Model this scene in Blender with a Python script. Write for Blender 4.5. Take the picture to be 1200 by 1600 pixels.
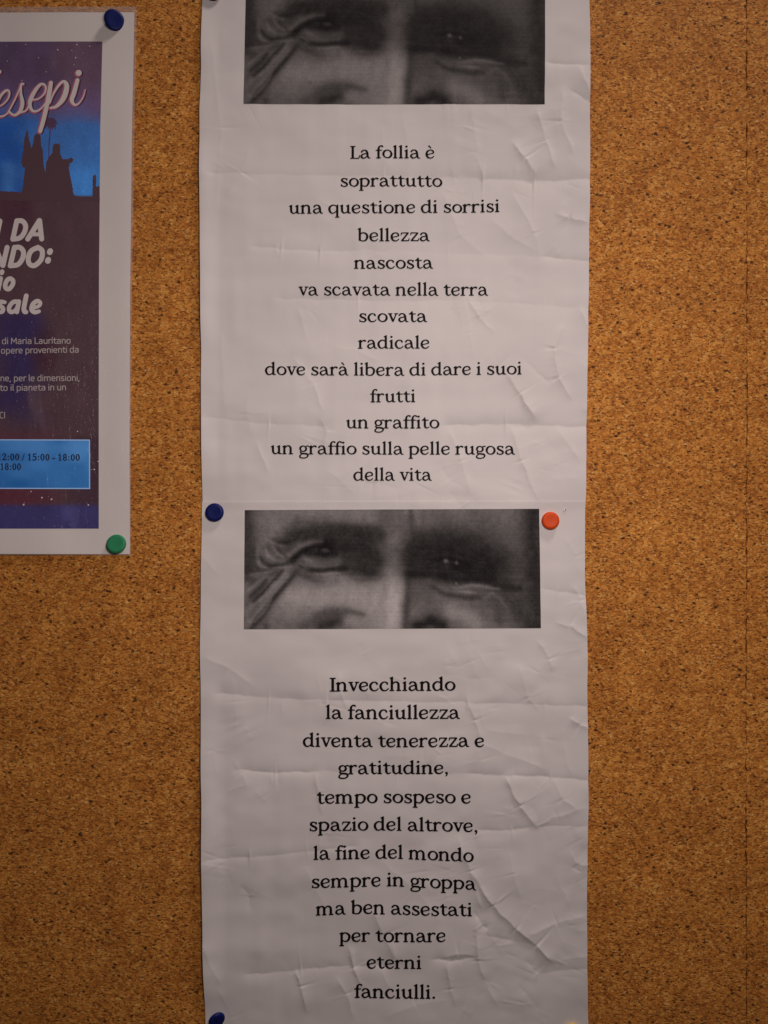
import bpy, math, random
import numpy as np
from mathutils import Vector

random.seed(7)
RNG = np.random.RandomState(11)
for o in list(bpy.data.objects):
    bpy.data.objects.remove(o)
scene = bpy.context.scene
COL = scene.collection

# ------------------------------------------------------------------ camera, light, exposure
S = 0.00035                      # metres of board per unit of the layout grid used below
DIST = 0.4085
cam_d = bpy.data.cameras.new('camera')
cam_d.sensor_fit = 'VERTICAL'
cam_d.sensor_height = 36.0
cam_d.lens = 36.0 * (DIST - 0.0012) / 0.560
cam_d.clip_start = 0.01
cam_d.clip_end = 20
cam = bpy.data.objects.new('camera', cam_d)
cam.location = (0, -DIST, 0)
cam.rotation_euler = (math.radians(90), 0, 0)
COL.objects.link(cam)
scene.camera = cam

world = bpy.data.worlds.new('World')
scene.world = world
world.use_nodes = True
wb = world.node_tree.nodes['Background']
wb.inputs['Color'].default_value = (1.0, 0.86, 0.78, 1)
wb.inputs['Strength'].default_value = 0.026


def area_lamp(name, loc, target, size, power, color):
    d = bpy.data.lights.new(name, 'AREA')
    d.shape = 'DISK'
    d.size = size
    d.energy = power
    d.color = color
    o = bpy.data.objects.new(name, d)
    o.location = loc
    o.rotation_euler = (Vector(target) - Vector(loc)).to_track_quat('-Z', 'Y').to_euler()
    COL.objects.link(o)
    return o


area_lamp('near_lamp', (0.075, -0.37, 0.11), (0.0, 0, -0.135), 0.13, 0.83, (1.0, 0.835, 0.795))
area_lamp('raking_lamp', (0.45, -0.30, 1.15), (0.02, 0, 0.0), 0.20, 6.0, (1.0, 0.835, 0.785))  # added raking light for ambient level and crease contrast, no fixture seen

scene.view_settings.view_transform = 'Standard'
scene.view_settings.look = 'None'
scene.view_settings.exposure = 0.0
scene.view_settings.gamma = 1.0
scene.view_settings.use_curve_mapping = False
scene.render.engine = 'CYCLES'


# ------------------------------------------------------------------ helpers
def lin(c):
    c = np.asarray(c, float) / 255.0
    return np.where(c <= 0.04045, c / 12.92, ((c + 0.055) / 1.055) ** 2.4)


def W(px, py, d):
    """layout units + millimetres off the board -> metres"""
    return np.stack([(np.asarray(px, float) - 600) * S, -np.asarray(d, float) * 0.001 + 0 * np.asarray(px, float),
                     (800 - np.asarray(py, float)) * S], -1)


def tag(o, label=None, cat=None, group=None, kind=None):
    for k, v in (('label', label), ('category', cat), ('group', group), ('kind', kind)):
        if v:
            o[k] = v
    return o


def mesh_obj(name, verts, faces, mat, parent=None, smooth=True):
    me = bpy.data.meshes.new(name)
    me.from_pydata([tuple(v) for v in np.asarray(verts, float).tolist()], [], faces)
    me.validate()
    me.materials.append(mat)
    me.polygons.foreach_set('use_smooth', [smooth] * len(me.polygons))
    me.update()
    o = bpy.data.objects.new(name, me)
    COL.objects.link(o)
    if parent is not None:
        o.parent = parent
    return o


def smoothstep(a, b, x):
    t = np.clip((x - a) / (b - a), 0, 1)
    return t * t * (3 - 2 * t)


def vnoise(x, y, seed=0):
    """smooth value noise in -1..1"""
    xi = np.floor(x).astype(np.int64)
    yi = np.floor(y).astype(np.int64)
    fx, fy = x - xi, y - yi
    fx = fx * fx * (3 - 2 * fx)
    fy = fy * fy * (3 - 2 * fy)

    def h(a, b):
        n = (a * 374761393 + b * 668265263 + seed * 974634777) & 0x7fffffff
        n = ((n ^ (n >> 13)) * 1274126177) & 0x7fffffff
        n = (n ^ (n >> 16)) & 0xffff
        return n / 32767.5 - 1.0
    a = h(xi, yi) * (1 - fx) + h(xi + 1, yi) * fx
    b = h(xi, yi + 1) * (1 - fx) + h(xi + 1, yi + 1) * fx
    return a * (1 - fy) + b * fy


# ------------------------------------------------------------------ materials
def new_mat(name):
    m = bpy.data.materials.new(name)
    m.use_nodes = True
    nt = m.node_tree
    return m, nt, nt.nodes['Principled BSDF']


def N(nt, kind, **kw):
    n = nt.nodes.new(kind)
    for k, v in kw.items():
        if k in n.inputs.keys():
            n.inputs[k].default_value = v
        else:
            setattr(n, k, v)
    return n


def L(nt, a, b):
    nt.links.new(a, b)


def ramp(nt, stops):
    r = nt.nodes.new('ShaderNodeValToRGB')
    el = r.color_ramp.elements
    while len(el) > 1:
        el.remove(el[-1])
    el[0].position, el[0].color = stops[0][0], (*stops[0][1], 1)
    for p, c in stops[1:]:
        e = el.new(p)
        e.color = (*c, 1)
    return r


def cork_material():
    m, nt, bs = new_mat('cork')
    tc = N(nt, 'ShaderNodeTexCoord')
    mp = N(nt, 'ShaderNodeMapping')
    mp.inputs['Scale'].default_value = (1.0, 1.0, 1.35)
    L(nt, tc.outputs['Object'], mp.inputs['Vector'])
    # bend the granules so they are ragged, not polygonal
    wn = N(nt, 'ShaderNodeTexNoise', Scale=620.0, Detail=3.0, Roughness=0.6)
    L(nt, mp.outputs[0], wn.inputs['Vector'])
    sub = N(nt, 'ShaderNodeVectorMath', operation='SUBTRACT')
    L(nt, wn.outputs['Color'], sub.inputs[0])
    sub.inputs[1].default_value = (0.5, 0.5, 0.5)
    sc = N(nt, 'ShaderNodeVectorMath', operation='SCALE')
    L(nt, sub.outputs[0], sc.inputs[0])
    sc.inputs['Scale'].default_value = 0.0024
    ad = N(nt, 'ShaderNodeVectorMath', operation='ADD')
    L(nt, mp.outputs[0], ad.inputs[0])
    L(nt, sc.outputs[0], ad.inputs[1])
    v1 = N(nt, 'ShaderNodeTexVoronoi', Scale=430.0)
    v2 = N(nt, 'ShaderNodeTexVoronoi', Scale=900.0)
    L(nt, ad.outputs[0], v1.inputs['Vector'])
    L(nt, ad.outputs[0], v2.inputs['Vector'])
    s1 = N(nt, 'ShaderNodeSeparateColor')
    s2 = N(nt, 'ShaderNodeSeparateColor')
    L(nt, v1.outputs['Color'], s1.inputs[0])
    L(nt, v2.outputs['Color'], s2.inputs[0])
    r1 = ramp(nt, CORK_BIG)
    r2 = ramp(nt, CORK_SMALL)
    L(nt, s1.outputs[0], r1.inputs[0])
    L(nt, s2.outputs[0], r2.inputs[0])
    mix = N(nt, 'ShaderNodeMix', data_type='RGBA')
    mix.inputs['Factor'].default_value = 0.5
    L(nt, r1.outputs[0], mix.inputs['A'])
    L(nt, r2.outputs[0], mix.inputs['B'])
    # bark flecks: dark ragged grains
    mp3 = N(nt, 'ShaderNodeMapping')
    mp3.inputs['Scale'].default_value = (0.8, 1.0, 1.7)
    mp3.inputs['Rotation'].default_value = (0, 0.35, 0)
    L(nt, ad.outputs[0], mp3.inputs['Vector'])
    n3 = N(nt, 'ShaderNodeTexNoise', Scale=560.0, Detail=3.0, Roughness=0.5)
    L(nt, mp3.outputs[0], n3.inputs['Vector'])
    r3 = ramp(nt, [(0.36, (1, 1, 1)), (0.425, (0, 0, 0))])
    L(nt, n3.outputs['Fac'], r3.inputs[0])
    f3 = N(nt, 'ShaderNodeMath', operation='MULTIPLY')
    L(nt, r3.outputs[0], f3.inputs[0])
    f3.inputs[1].default_value = 0.93
    mix2 = N(nt, 'ShaderNodeMix', data_type='RGBA')
    L(nt, f3.outputs[0], mix2.inputs['Factor'])
    L(nt, mix.outputs['Result'], mix2.inputs['A'])
    mix2.inputs['B'].default_value = (0.045, 0.016, 0.006, 1)
    # black sparse flecks
    v4 = N(nt, 'ShaderNodeTexVoronoi', Scale=330.0)
    L(nt, ad.outputs[0], v4.inputs['Vector'])
    s4 = N(nt, 'ShaderNodeSeparateColor')
    L(nt, v4.outputs['Color'], s4.inputs[0])
    gt = N(nt, 'ShaderNodeMath', operation='GREATER_THAN')
    L(nt, s4.outputs[1], gt.inputs[0])
    gt.inputs[1].default_value = 0.97
    lt = N(nt, 'ShaderNodeMapRange')
    L(nt, v4.outputs['Distance'], lt.inputs['Value'])
    lt.inputs['From Min'].default_value = 0.42
    lt.inputs['From Max'].default_value = 0.22
    mu = N(nt, 'ShaderNodeMath', operation='MULTIPLY')
    L(nt, gt.outputs[0], mu.inputs[0])
    L(nt, lt.outputs[0], mu.inputs[1])
    mu2 = N(nt, 'ShaderNodeMath', operation='MULTIPLY')
    L(nt, mu.outputs[0], mu2.inputs[0])
    mu2.inputs[1].default_value = 0.85
    mix3 = N(nt, 'ShaderNodeMix', data_type='RGBA')
    L(nt, mu2.outputs[0], mix3.inputs['Factor'])
    L(nt, mix2.outputs['Result'], mix3.inputs['A'])
    mix3.inputs['B'].default_value = (0.02, 0.009, 0.005, 1)
    # patches of the pressed sheet are a little redder / paler
    n5 = N(nt, 'ShaderNodeTexNoise', Scale=38.0, Detail=3.0)
    L(nt, tc.outputs['Object'], n5.inputs['Vector'])
    r5 = ramp(nt, [(0.28, (0.90, 0.84, 0.78)), (0.72, (1.16, 1.15, 1.12))])
    n6 = N(nt, 'ShaderNodeTexNoise', Scale=150.0, Detail=2.0)
    L(nt, tc.outputs['Object'], n6.inputs['Vector'])
    av = N(nt, 'ShaderNodeMath', operation='MULTIPLY_ADD')
    L(nt, n6.outputs['Fac'], av.inputs[0])
    av.inputs[1].default_value = 0.15
    L(nt, n5.outputs['Fac'], av.inputs[2])
    sb = N(nt, 'ShaderNodeMath', operation='SUBTRACT')
    L(nt, av.outputs[0], sb.inputs[0])
    sb.inputs[1].default_value = 0.075
    L(nt, sb.outputs[0], r5.inputs[0])
    mul = N(nt, 'ShaderNodeMix', data_type='RGBA', blend_type='MULTIPLY')
    mul.inputs['Factor'].default_value = 1.0
    L(nt, mix3.outputs['Result'], mul.inputs['A'])
    L(nt, r5.outputs[0], mul.inputs['B'])
    L(nt, mul.outputs['Result'], bs.inputs['Base Color'])
    bs.inputs['Roughness'].default_value = 0.75
    bs.inputs['Specular IOR Level'].default_value = 0.25
    # relief
    h1 = N(nt, 'ShaderNodeMath', operation='MULTIPLY_ADD')
    L(nt, s2.outputs[1], h1.inputs[0])
    h1.inputs[1].default_value = 0.5
    L(nt, n3.outputs['Fac'], h1.inputs[2])
    h2 = N(nt, 'ShaderNodeMath', operation='MULTIPLY_ADD')
    L(nt, s1.outputs[1], h2.inputs[0])
    h2.inputs[1].default_value = 0.4
    L(nt, h1.outputs[0], h2.inputs[2])
    bp = N(nt, 'ShaderNodeBump', Strength=0.8, Distance=0.0005)
    L(nt, h2.outputs[0], bp.inputs['Height'])
    L(nt, bp.outputs[0], bs.inputs['Normal'])
    return m


CORK_BIG = [(0.0, (0.327, 0.107, 0.0186)), (0.35, (0.567, 0.209, 0.0362)), (0.7, (0.720, 0.300, 0.0548)), (1.0, (0.872, 0.440, 0.1041))]
CORK_SMALL = [(0.0, (0.131, 0.038, 0.0087)), (0.3, (0.502, 0.182, 0.0307)), (0.75, (0.731, 0.312, 0.0570)), (0.92, (0.895, 0.451, 0.1096)), (1.0, (0.936, 0.666, 0.2740))]


def paper_material(name, base, rough=0.55, coat=0.0):
    m, nt, bs = new_mat(name)
    tc = N(nt, 'ShaderNodeTexCoord')
    n1 = N(nt, 'ShaderNodeTexNoise', Scale=900.0, Detail=4.0)
    L(nt, tc.outputs['Object'], n1.inputs['Vector'])
    n2 = N(nt, 'ShaderNodeTexNoise', Scale=22.0, Detail=3.0)
    L(nt, tc.outputs['Object'], n2.inputs['Vector'])
    b = np.array(base)
    r = ramp(nt, [(0.3, tuple(b * 0.965)), (0.7, tuple(np.minimum(b * 1.03, 0.95)))])
    L(nt, n2.outputs['Fac'], r.inputs[0])
    L(nt, r.outputs[0], bs.inputs['Base Color'])
    bs.inputs['Roughness'].default_value = rough
    bs.inputs['Specular IOR Level'].default_value = 0.2
    bp = N(nt, 'ShaderNodeBump', Strength=0.12, Distance=0.0001)
    L(nt, n1.outputs['Fac'], bp.inputs['Height'])
    L(nt, bp.outputs[0], bs.inputs['Normal'])
    if coat:
        add_coat(nt, bs, coat)
    return m


def add_coat(nt, bs, coat):
    """the laminate film: glossy, slightly wavy, blistered in streaks"""
    bs.inputs['Coat Weight'].default_value = coat
    bs.inputs['Coat Roughness'].default_value = 0.22
    tc = N(nt, 'ShaderNodeTexCoord')
    mp = N(nt, 'ShaderNodeMapping')
    mp.inputs['Scale'].default_value = (1.0, 1.0, 0.45)
    L(nt, tc.outputs['Object'], mp.inputs['Vector'])
    n = N(nt, 'ShaderNodeTexNoise', Scale=150.0, Detail=5.0, Roughness=0.65)
    L(nt, mp.outputs[0], n.inputs['Vector'])
    bp = N(nt, 'ShaderNodeBump', Strength=0.65, Distance=0.003)
    L(nt, n.outputs['Fac'], bp.inputs['Height'])
    L(nt, bp.outputs[0], bs.inputs['Coat Normal'])


def plain(name, col, rough=0.5, spec=0.5, coat=0.0):
    m, nt, bs = new_mat(name)
    bs.inputs['Base Color'].default_value = (*col, 1)
    bs.inputs['Roughness'].default_value = rough
    bs.inputs['Specular IOR Level'].default_value = spec
    if coat:
        add_coat(nt, bs, coat)
    return m


def printed(name, rough=0.5, coat=0.0):
    """ink laid down as a picture: one colour per mesh corner"""
    m, nt, bs = new_mat(name)
    a = N(nt, 'ShaderNodeVertexColor')
    a.layer_name = 'ink'
    L(nt, a.outputs['Color'], bs.inputs['Base Color'])
    bs.inputs['Roughness'].default_value = rough
    bs.inputs['Specular IOR Level'].default_value = 0.35
    if coat:
        add_coat(nt, bs, coat)
    return m


def plastic(name, col):
    m, nt, bs = new_mat(name)
    tc = N(nt, 'ShaderNodeTexCoord')
    n = N(nt, 'ShaderNodeTexNoise', Scale=700.0, Detail=3.0)
    L(nt, tc.outputs['Object'], n.inputs['Vector'])
    b = np.array(col)
    r = ramp(nt, [(0.35, tuple(b * 0.92)), (0.7, tuple(b * 1.05))])
    L(nt, n.outputs['Fac'], r.inputs[0])
    L(nt, r.outputs[0], bs.inputs['Base Color'])
    rr = N(nt, 'ShaderNodeMapRange')
    L(nt, n.outputs['Fac'], rr.inputs['Value'])
    rr.inputs['To Min'].default_value = 0.30
    rr.inputs['To Max'].default_value = 0.6
    bs.inputs['Specular IOR Level'].default_value = 0.2
    L(nt, rr.outputs[0], bs.inputs['Roughness'])
    bp = N(nt, 'ShaderNodeBump', Strength=0.1, Distance=0.0001)
    L(nt, n.outputs['Fac'], bp.inputs['Height'])
    L(nt, bp.outputs[0], bs.inputs['Normal'])
    return m


M_CORK = cork_material()
M_BACK = plain('dark_backing', (0.02, 0.011, 0.006), 0.9)
M_PAPER = paper_material('white_paper', (0.79, 0.765, 0.755))
M_INK = plain('black_ink', (0.007, 0.006, 0.006), 0.6, 0.12)
M_PHOTO = printed('grey_print', 0.6)
M_PHOTO.node_tree.nodes['Principled BSDF'].inputs['Specular IOR Level'].default_value = 0.12
M_LAM = paper_material('laminated_paper', (0.86, 0.82, 0.80), 0.5, 0.5)
M_ART = printed('laminated_print', 0.5, 0.5)
M_STEEL = plain('needle_steel', (0.6, 0.6, 0.62), 0.25)
M_STEEL.node_tree.nodes['Principled BSDF'].inputs['Metallic'].default_value = 1.0


def film_material():
    m, nt, bs = new_mat('clear_film')
    bs.inputs['Base Color'].default_value = (0.75, 0.68, 0.64, 1)
    bs.inputs['Roughness'].default_value = 0.2
    bs.inputs['Alpha'].default_value = 0.22
    return m


M_FILM = film_material()


# ------------------------------------------------------------------ the cork board
def cork_panel(x0, x1, jag0, jag1):
    """a pressed cork sheet with ragged cut edges (layout units), front face at depth 0"""
    ys = np.arange(-900, 2501, 2.0)
    n = len(ys)

    def edge(x, amp, seed):
        return x + amp * (0.7 * vnoise(ys * 0.16, ys * 0 + 3.0, seed) + 0.4 * vnoise(ys * 0.06, ys * 0 + 9.0, seed + 5)
                          + 0.25 * np.sin(ys * 0.004))
    xa = edge(x0, jag0, 21)
    xb = edge(x1, jag1, 34)
    f0 = W(xa, ys, np.zeros(n))
    f1 = W(xb, ys, np.zeros(n))
    b0 = W(xa, ys, np.full(n, -6.0))
    b1 = W(xb, ys, np.full(n, -6.0))
    v = np.concatenate([f0, f1, b0, b1])
    fs = []
    for i in range(n - 1):
        fs.append((i, i + 1, n + i + 1, n + i))
        fs.append((2 * n + i, 3 * n + i, 3 * n + i + 1, 2 * n + i + 1))
        fs.append((i, 2 * n + i, 2 * n + i + 1, i + 1))
        fs.append((n + i, n + i + 1, 3 * n + i + 1, 3 * n + i))
    fs.append((0, n, 3 * n, 2 * n))
    fs.append((n - 1, 3 * n - 1, 4 * n - 1, 2 * n - 1))
    o = mesh_obj('cork_board', v, fs, M_CORK, smooth=False)
    return o


tag(cork_panel(-1500, 1167.85, 0, 2.0), kind='structure')
tag(cork_panel(1168.9, 2700, 1.6, 0), kind='structure')
bk = W(np.array([-1520, 2720, 2720, -1520] * 2), np.array([-920, -920, 2520, 2520] * 2), np.array([-6.2] * 4 + [-16.0] * 4))  # dark backing board added behind the cork so the seam gap reads dark
tag(mesh_obj('backing_board', bk, [(0, 3, 2, 1), (4, 5, 6, 7), (0, 1, 5, 4), (1, 2, 6, 5), (2, 3, 7, 6), (3, 0, 4, 7)], M_BACK, smooth=False),
    kind='structure')


# ------------------------------------------------------------------ paper relief
def crease_field(px, py, creases):
    h = np.zeros_like(px, dtype=float)
    for c in creases:
        pts, A, w1, w2 = c
        for k in range(len(pts) - 1):
            x0, y0 = pts[k]
            x1, y1 = pts[k + 1]
            dx, dy = x1 - x0, y1 - y0
            ln = math.hypot(dx, dy)
            ux, uy = dx / ln, dy / ln
            reach = 5 * max(w1, w2)
            m = (px > min(x0, x1) - reach) & (px < max(x0, x1) + reach) & (py > min(y0, y1) - reach) & (py < max(y0, y1) + reach)
            if not m.any():
                continue
            qx, qy = px[m] - x0, py[m] - y0
            t = qx * ux + qy * uy
            d = -qx * uy + qy * ux
            d = d + 1.2 * vnoise(t * 0.06 + x0, t * 0 + y0, 3) + 0.5 * vnoise(t * 0.21 + x0, t * 0 + y0, 4)
            w = np.where(d > 0, w1, w2)
            prof = np.exp(-np.abs(d) / w)
            fade = min(14.0, ln * 0.45)
            f0 = fade if k == 0 else 3.0
            f1 = fade if k == len(pts) - 2 else 3.0
            e = smoothstep(-f0 * 0.5, f0, t) * (1 - smoothstep(ln - f1, ln + f1 * 0.5, t))
            e = e * (1.0 + 0.35 * vnoise(t * 0.03 + x0 * 0.1, t * 0 + y0 * 0.1, 8))
            h[m] += 2.0 * A * prof * e
    return h


def random_creases(n, xr, yr, seed, amp=0.10):
    r = random.Random(seed)
    out = []
    for _ in range(n):
        x = r.uniform(*xr) if r.random() < 0.45 else r.uniform(xr[0] + 0.6 * (xr[1] - xr[0]), xr[1])
        y = r.uniform(*yr)
        a = r.choice([r.gauss(75, 18), r.gauss(60, 20), r.gauss(0, 10), r.gauss(110, 20)])
        ln = r.uniform(18, 85)
        a2 = a + r.gauss(0, 14)
        p = [(x, y)]
        p.append((x + ln * 0.5 * math.cos(math.radians(a)), y + ln * 0.5 * math.sin(math.radians(a))))
        p.append((p[1][0] + ln * 0.5 * math.cos(math.radians(a2)), p[1][1] + ln * 0.5 * math.sin(math.radians(a2))))
        out.append((p, r.choice([-1, 1, 1]) * amp * r.uniform(0.35, 1.2), r.uniform(6, 20), r.uniform(6, 20)))
    return out


UP = [  # folds and crinkles of the upper sheet: points, height, width below / above
    ([(320, 270), (600, 275), (700, 278)], -0.16, 14, 10),
    ([(690, 277), (755, 279), (835, 281), (930, 282)], -0.42, 16, 12),
    ([(706, 262), (713, 290)], 0.12, 4, 9), ([(748, 250), (757, 286)], 0.14, 4, 8), ([(640, 270), (636, 300)], 0.08, 5, 5),
    ([(800, 222), (820, 248), (838, 277)], 0.42, 6, 14), ([(838, 172), (852, 220), (868, 262)], 0.25, 10, 6),
    ([(880, 140), (876, 190), (896, 240)], 0.22, 12, 6), ([(868, 333), (890, 342), (920, 348)], 0.30, 6, 12),
    ([(905, 105), (922, 152)], 0.2, 8, 8), ([(850, 97), (925, 102)], -0.22, 10, 9), ([(890, 140), (925, 165)], -0.2, 8, 8),
    ([(390, 384), (440, 388), (500, 393), (560, 391)], -0.22, 9, 12), ([(430, 380), (433, 400)], 0.1, 4, 4),
    ([(560, 391), (700, 395), (850, 401)], -0.12, 14, 12), ([(846, 400), (925, 409)], -0.34, 9, 10),
    ([(430, 466), (560, 469), (720, 470)], -0.22, 12, 10), ([(720, 470), (850, 476), (925, 484)], -0.12, 10, 10),
    ([(730, 464), (748, 496), (772, 520)], 0.26, 6, 10), ([(725, 470), (735, 520), (740, 560)], 0.12, 12, 6),
    ([(878, 508), (866, 545), (872, 590), (893, 622)], 0.36, 8, 5), ([(905, 480), (922, 520)], 0.2, 8, 6),
    ([(790, 580), (812, 615), (838, 656)], 0.40, 5, 12), ([(815, 560), (860, 600)], -0.16, 8, 10),
    ([(838, 652), (815, 668), (790, 662)], -0.12, 6, 6),
    ([(690, 664), (790, 663), (925, 668)], -0.34, 15, 11), ([(316, 652), (420, 662), (516, 666)], -0.18, 14, 12),
    ([(500, 655), (512, 672), (506, 700)], 0.14, 5, 9), ([(700, 668), (722, 720), (734, 770)], 0.16, 12, 6),
    ([(800, 668), (815, 720), (840, 782)], 0.22, 6, 10), ([(870, 670), (905, 720)], 0.14, 8, 8),
    ([(460, 560), (490, 600), (505, 640)], 0.12, 10, 6), ([(466, 480), (480, 530)], 0.10, 8, 6),
    ([(400, 690), (420, 740)], 0.12, 10, 6), ([(345, 520), (352, 640)], 0.10, 12, 12), ([(330, 60), (345, 200), (340, 330)], 0.12, 16, 16),
    ([(630, 180), (640, 260)], 0.08, 8, 10), ([(735, 165), (748, 240)], 0.10, 7, 12), ([(690, 300), (720, 370), (760, 400)], 0.10, 12, 8),
    ([(800, 300), (835, 365), (842, 400)], 0.18, 10, 6), ([(770, 345), (800, 372), (835, 392)], 0.14, 8, 10),
]
LO = [
    ([(335, 1083), (420, 1091), (510, 1094), (610, 1096)], -0.34, 14, 12), ([(600, 1096), (730, 1098), (850, 1101), (925, 1104)], -0.28, 14, 10),
    ([(528, 1050), (533, 1080), (542, 1106)], 0.22, 5, 9), ([(572, 1072), (577, 1092)], 0.14, 4, 7),
    ([(730, 1092), (742, 1125), (752, 1158)], 0.26, 5, 9), ([(752, 1105), (755, 1135)], 0.14, 4, 7), ([(744, 1158), (786, 1176), (850, 1200)], 0.18, 16, 8),
    ([(810, 1040), (826, 1090), (840, 1108)], 0.18, 7, 10), ([(840, 1000), (858, 1030), (862, 1048)], 0.24, 5, 9),
    ([(694, 1000), (715, 1040)], 0.10, 10, 8), ([(740, 1010), (765, 1046)], 0.10, 8, 8),
    ([(366, 1203), (430, 1207), (500, 1206)], -0.38, 7, 9), ([(496, 1205), (620, 1208), (735, 1209)], -0.15, 12, 10),
    ([(728, 1209), (800, 1211), (860, 1214), (925, 1219)], -0.30, 8, 8), ([(424, 1204), (424, 1225)], 0.14, 3, 5), ([(434, 1204), (436, 1230)], -0.10, 4, 4),
    ([(492, 1205), (497, 1240), (502, 1270)], 0.22, 4, 8), ([(440, 1092), (442, 1120)], 0.14, 4, 10),
    ([(788, 1213), (812, 1258), (838, 1293)], 0.44, 5, 13), ([(864, 1215), (878, 1248), (900, 1264)], 0.22, 8, 6),
    ([(836, 1291), (870, 1275), (915, 1262)], 0.20, 10, 6), ([(745, 1297), (800, 1298), (838, 1292)], -0.26, 8, 6), ([(838, 1292), (925, 1290)], -0.18, 8, 8),
    ([(890, 1122), (905, 1132), (925, 1140)], 0.34, 9, 5), ([(880, 1160), (892, 1215)], 0.14, 8, 5), ([(848, 1150), (852, 1210)], 0.12, 10, 6),
    ([(318, 1343), (390, 1340), (480, 1330), (560, 1322)], -0.24, 7, 12), ([(392, 1324), (391, 1345)], 0.10, 4, 4), ([(500, 1300), (498, 1330)], 0.14, 4, 6),
    ([(715, 1306), (735, 1360), (752, 1420)], 0.30, 10, 7), ([(795, 1330), (802, 1365), (815, 1405)], 0.18, 10, 6),
    ([(735, 1360), (770, 1415), (806, 1450), (838, 1476), (864, 1502)], 0.62, 5, 14), ([(822, 1461), (870, 1442), (918, 1428)], 0.26, 16, 8),
    ([(742, 1425), (752, 1445), (762, 1452)], -0.30, 8, 6), ([(744, 1432), (747, 1500), (756, 1530)], 0.44, 5, 9),
    ([(690, 1496), (716, 1490), (745, 1494)], 0.30, 6, 10), ([(672, 1498), (700, 1501), (748, 1495)], -0.30, 5, 7),
    ([(697, 1502), (704, 1545), (712, 1570)], 0.30, 6, 9), ([(864, 1502), (925, 1490)], 0.14, 12, 8),
    ([(756, 1460), (800, 1470), (835, 1478)], -0.20, 9, 8), ([(820, 1500), (840, 1520), (925, 1512)], -0.22, 10, 12),
    ([(380, 1524), (470, 1515), (552, 1509), (610, 1510)], -0.32, 9, 13), ([(463, 1518), (470, 1540), (478, 1580)], 0.34, 4, 9),
    ([(545, 1480), (552, 1512), (566, 1542)], 0.40, 4, 9), ([(526, 1528), (542, 1552), (552, 1590)], 0.26, 9, 6), ([(596, 1512), (610, 1545)], 0.22, 9, 6),
    ([(582, 1420), (600, 1460), (618, 1505)], 0.26, 7, 12), ([(612, 1470), (620, 1500)], 0.16, 4, 6), ([(600, 1350), (650, 1390), (690, 1440)], 0.14, 14, 10),
    ([(375, 1385), (390, 1400), (388, 1425)], -0.14, 6, 6), ([(760, 1535), (775, 1570)], 0.2, 7, 7), ([(812, 1540), (845, 1580)], -0.2, 10, 12),
    ([(844, 919), (870, 924), (925, 932)], -0.34, 13, 10), ([(896, 915), (908, 938), (914, 975)], 0.28, 9, 5),
    ([(868, 972), (890, 978), (920, 998)], 0.30, 5, 9), ([(880, 838), (900, 870), (908, 900)], 0.16, 8, 8), ([(315, 868), (345, 900)], 0.12, 10, 8),
    ([(318, 1025), (360, 1045), (395, 1072)], 0.18, 12, 8), ([(350, 1240), (390, 1222)], 0.12, 6, 6), ([(316, 1470), (345, 1540)], 0.14, 9, 8),
    ([(890, 1330), (902, 1350), (925, 1352)], 0.24, 8, 6), ([(886, 1420), (905, 1360), (918, 1340)], 0.14, 9, 9), ([(870, 1370), (890, 1418)], 0.14, 9, 9),
    ([(342, 1545), (362, 1590), (375, 1632)], 0.18, 6, 9), ([(600, 1590), (650, 1570), (700, 1562)], 0.14, 12, 10),
]
UP = UP + random_creases(70, (330, 910), (150, 790), 5, 0.085)
LO = LO + random_creases(95, (330, 905), (1000, 1630), 9, 0.10)


def h_upper(px, py):
    px = np.asarray(px, float)
    py = np.asarray(py, float)
    h = 1.3 + 0.35 * vnoise(px / 150, py / 90, 1) + 0.30 * vnoise(px / 60, py / 36, 2) + 0.09 * vnoise(px / 26, py / 18, 12)
    h += 0.10 * vnoise(px / 16, py / 120, 14) * smoothstep(0, 150, py)
    h += 0.11 * vnoise(px / 240, py / 24, 15)
    h += (1.2 + 0.6 * vnoise(py / 70, py * 0, 16)) * smoothstep(345, 312, px) * smoothstep(0, 80, py) * smoothstep(790, 700, py)
    h += (0.9 + 0.6 * vnoise(py / 60, py * 0, 17)) * smoothstep(885, 922, px) * smoothstep(40, 160, py) * smoothstep(790, 700, py)
    h += 1.3 * crease_field(px, py, UP)
    for cx, cy in ((333, -15), (895, -15), (336, 800), (860, 813)):
        r = np.hypot(px - cx, py - cy)
        k = np.exp(-(r / 38.0) ** 2)
        h = h * (1 - k) + 0.35 * k
    return 0.2 + np.log1p(np.exp((h - 0.2) * 5)) / 5


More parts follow.
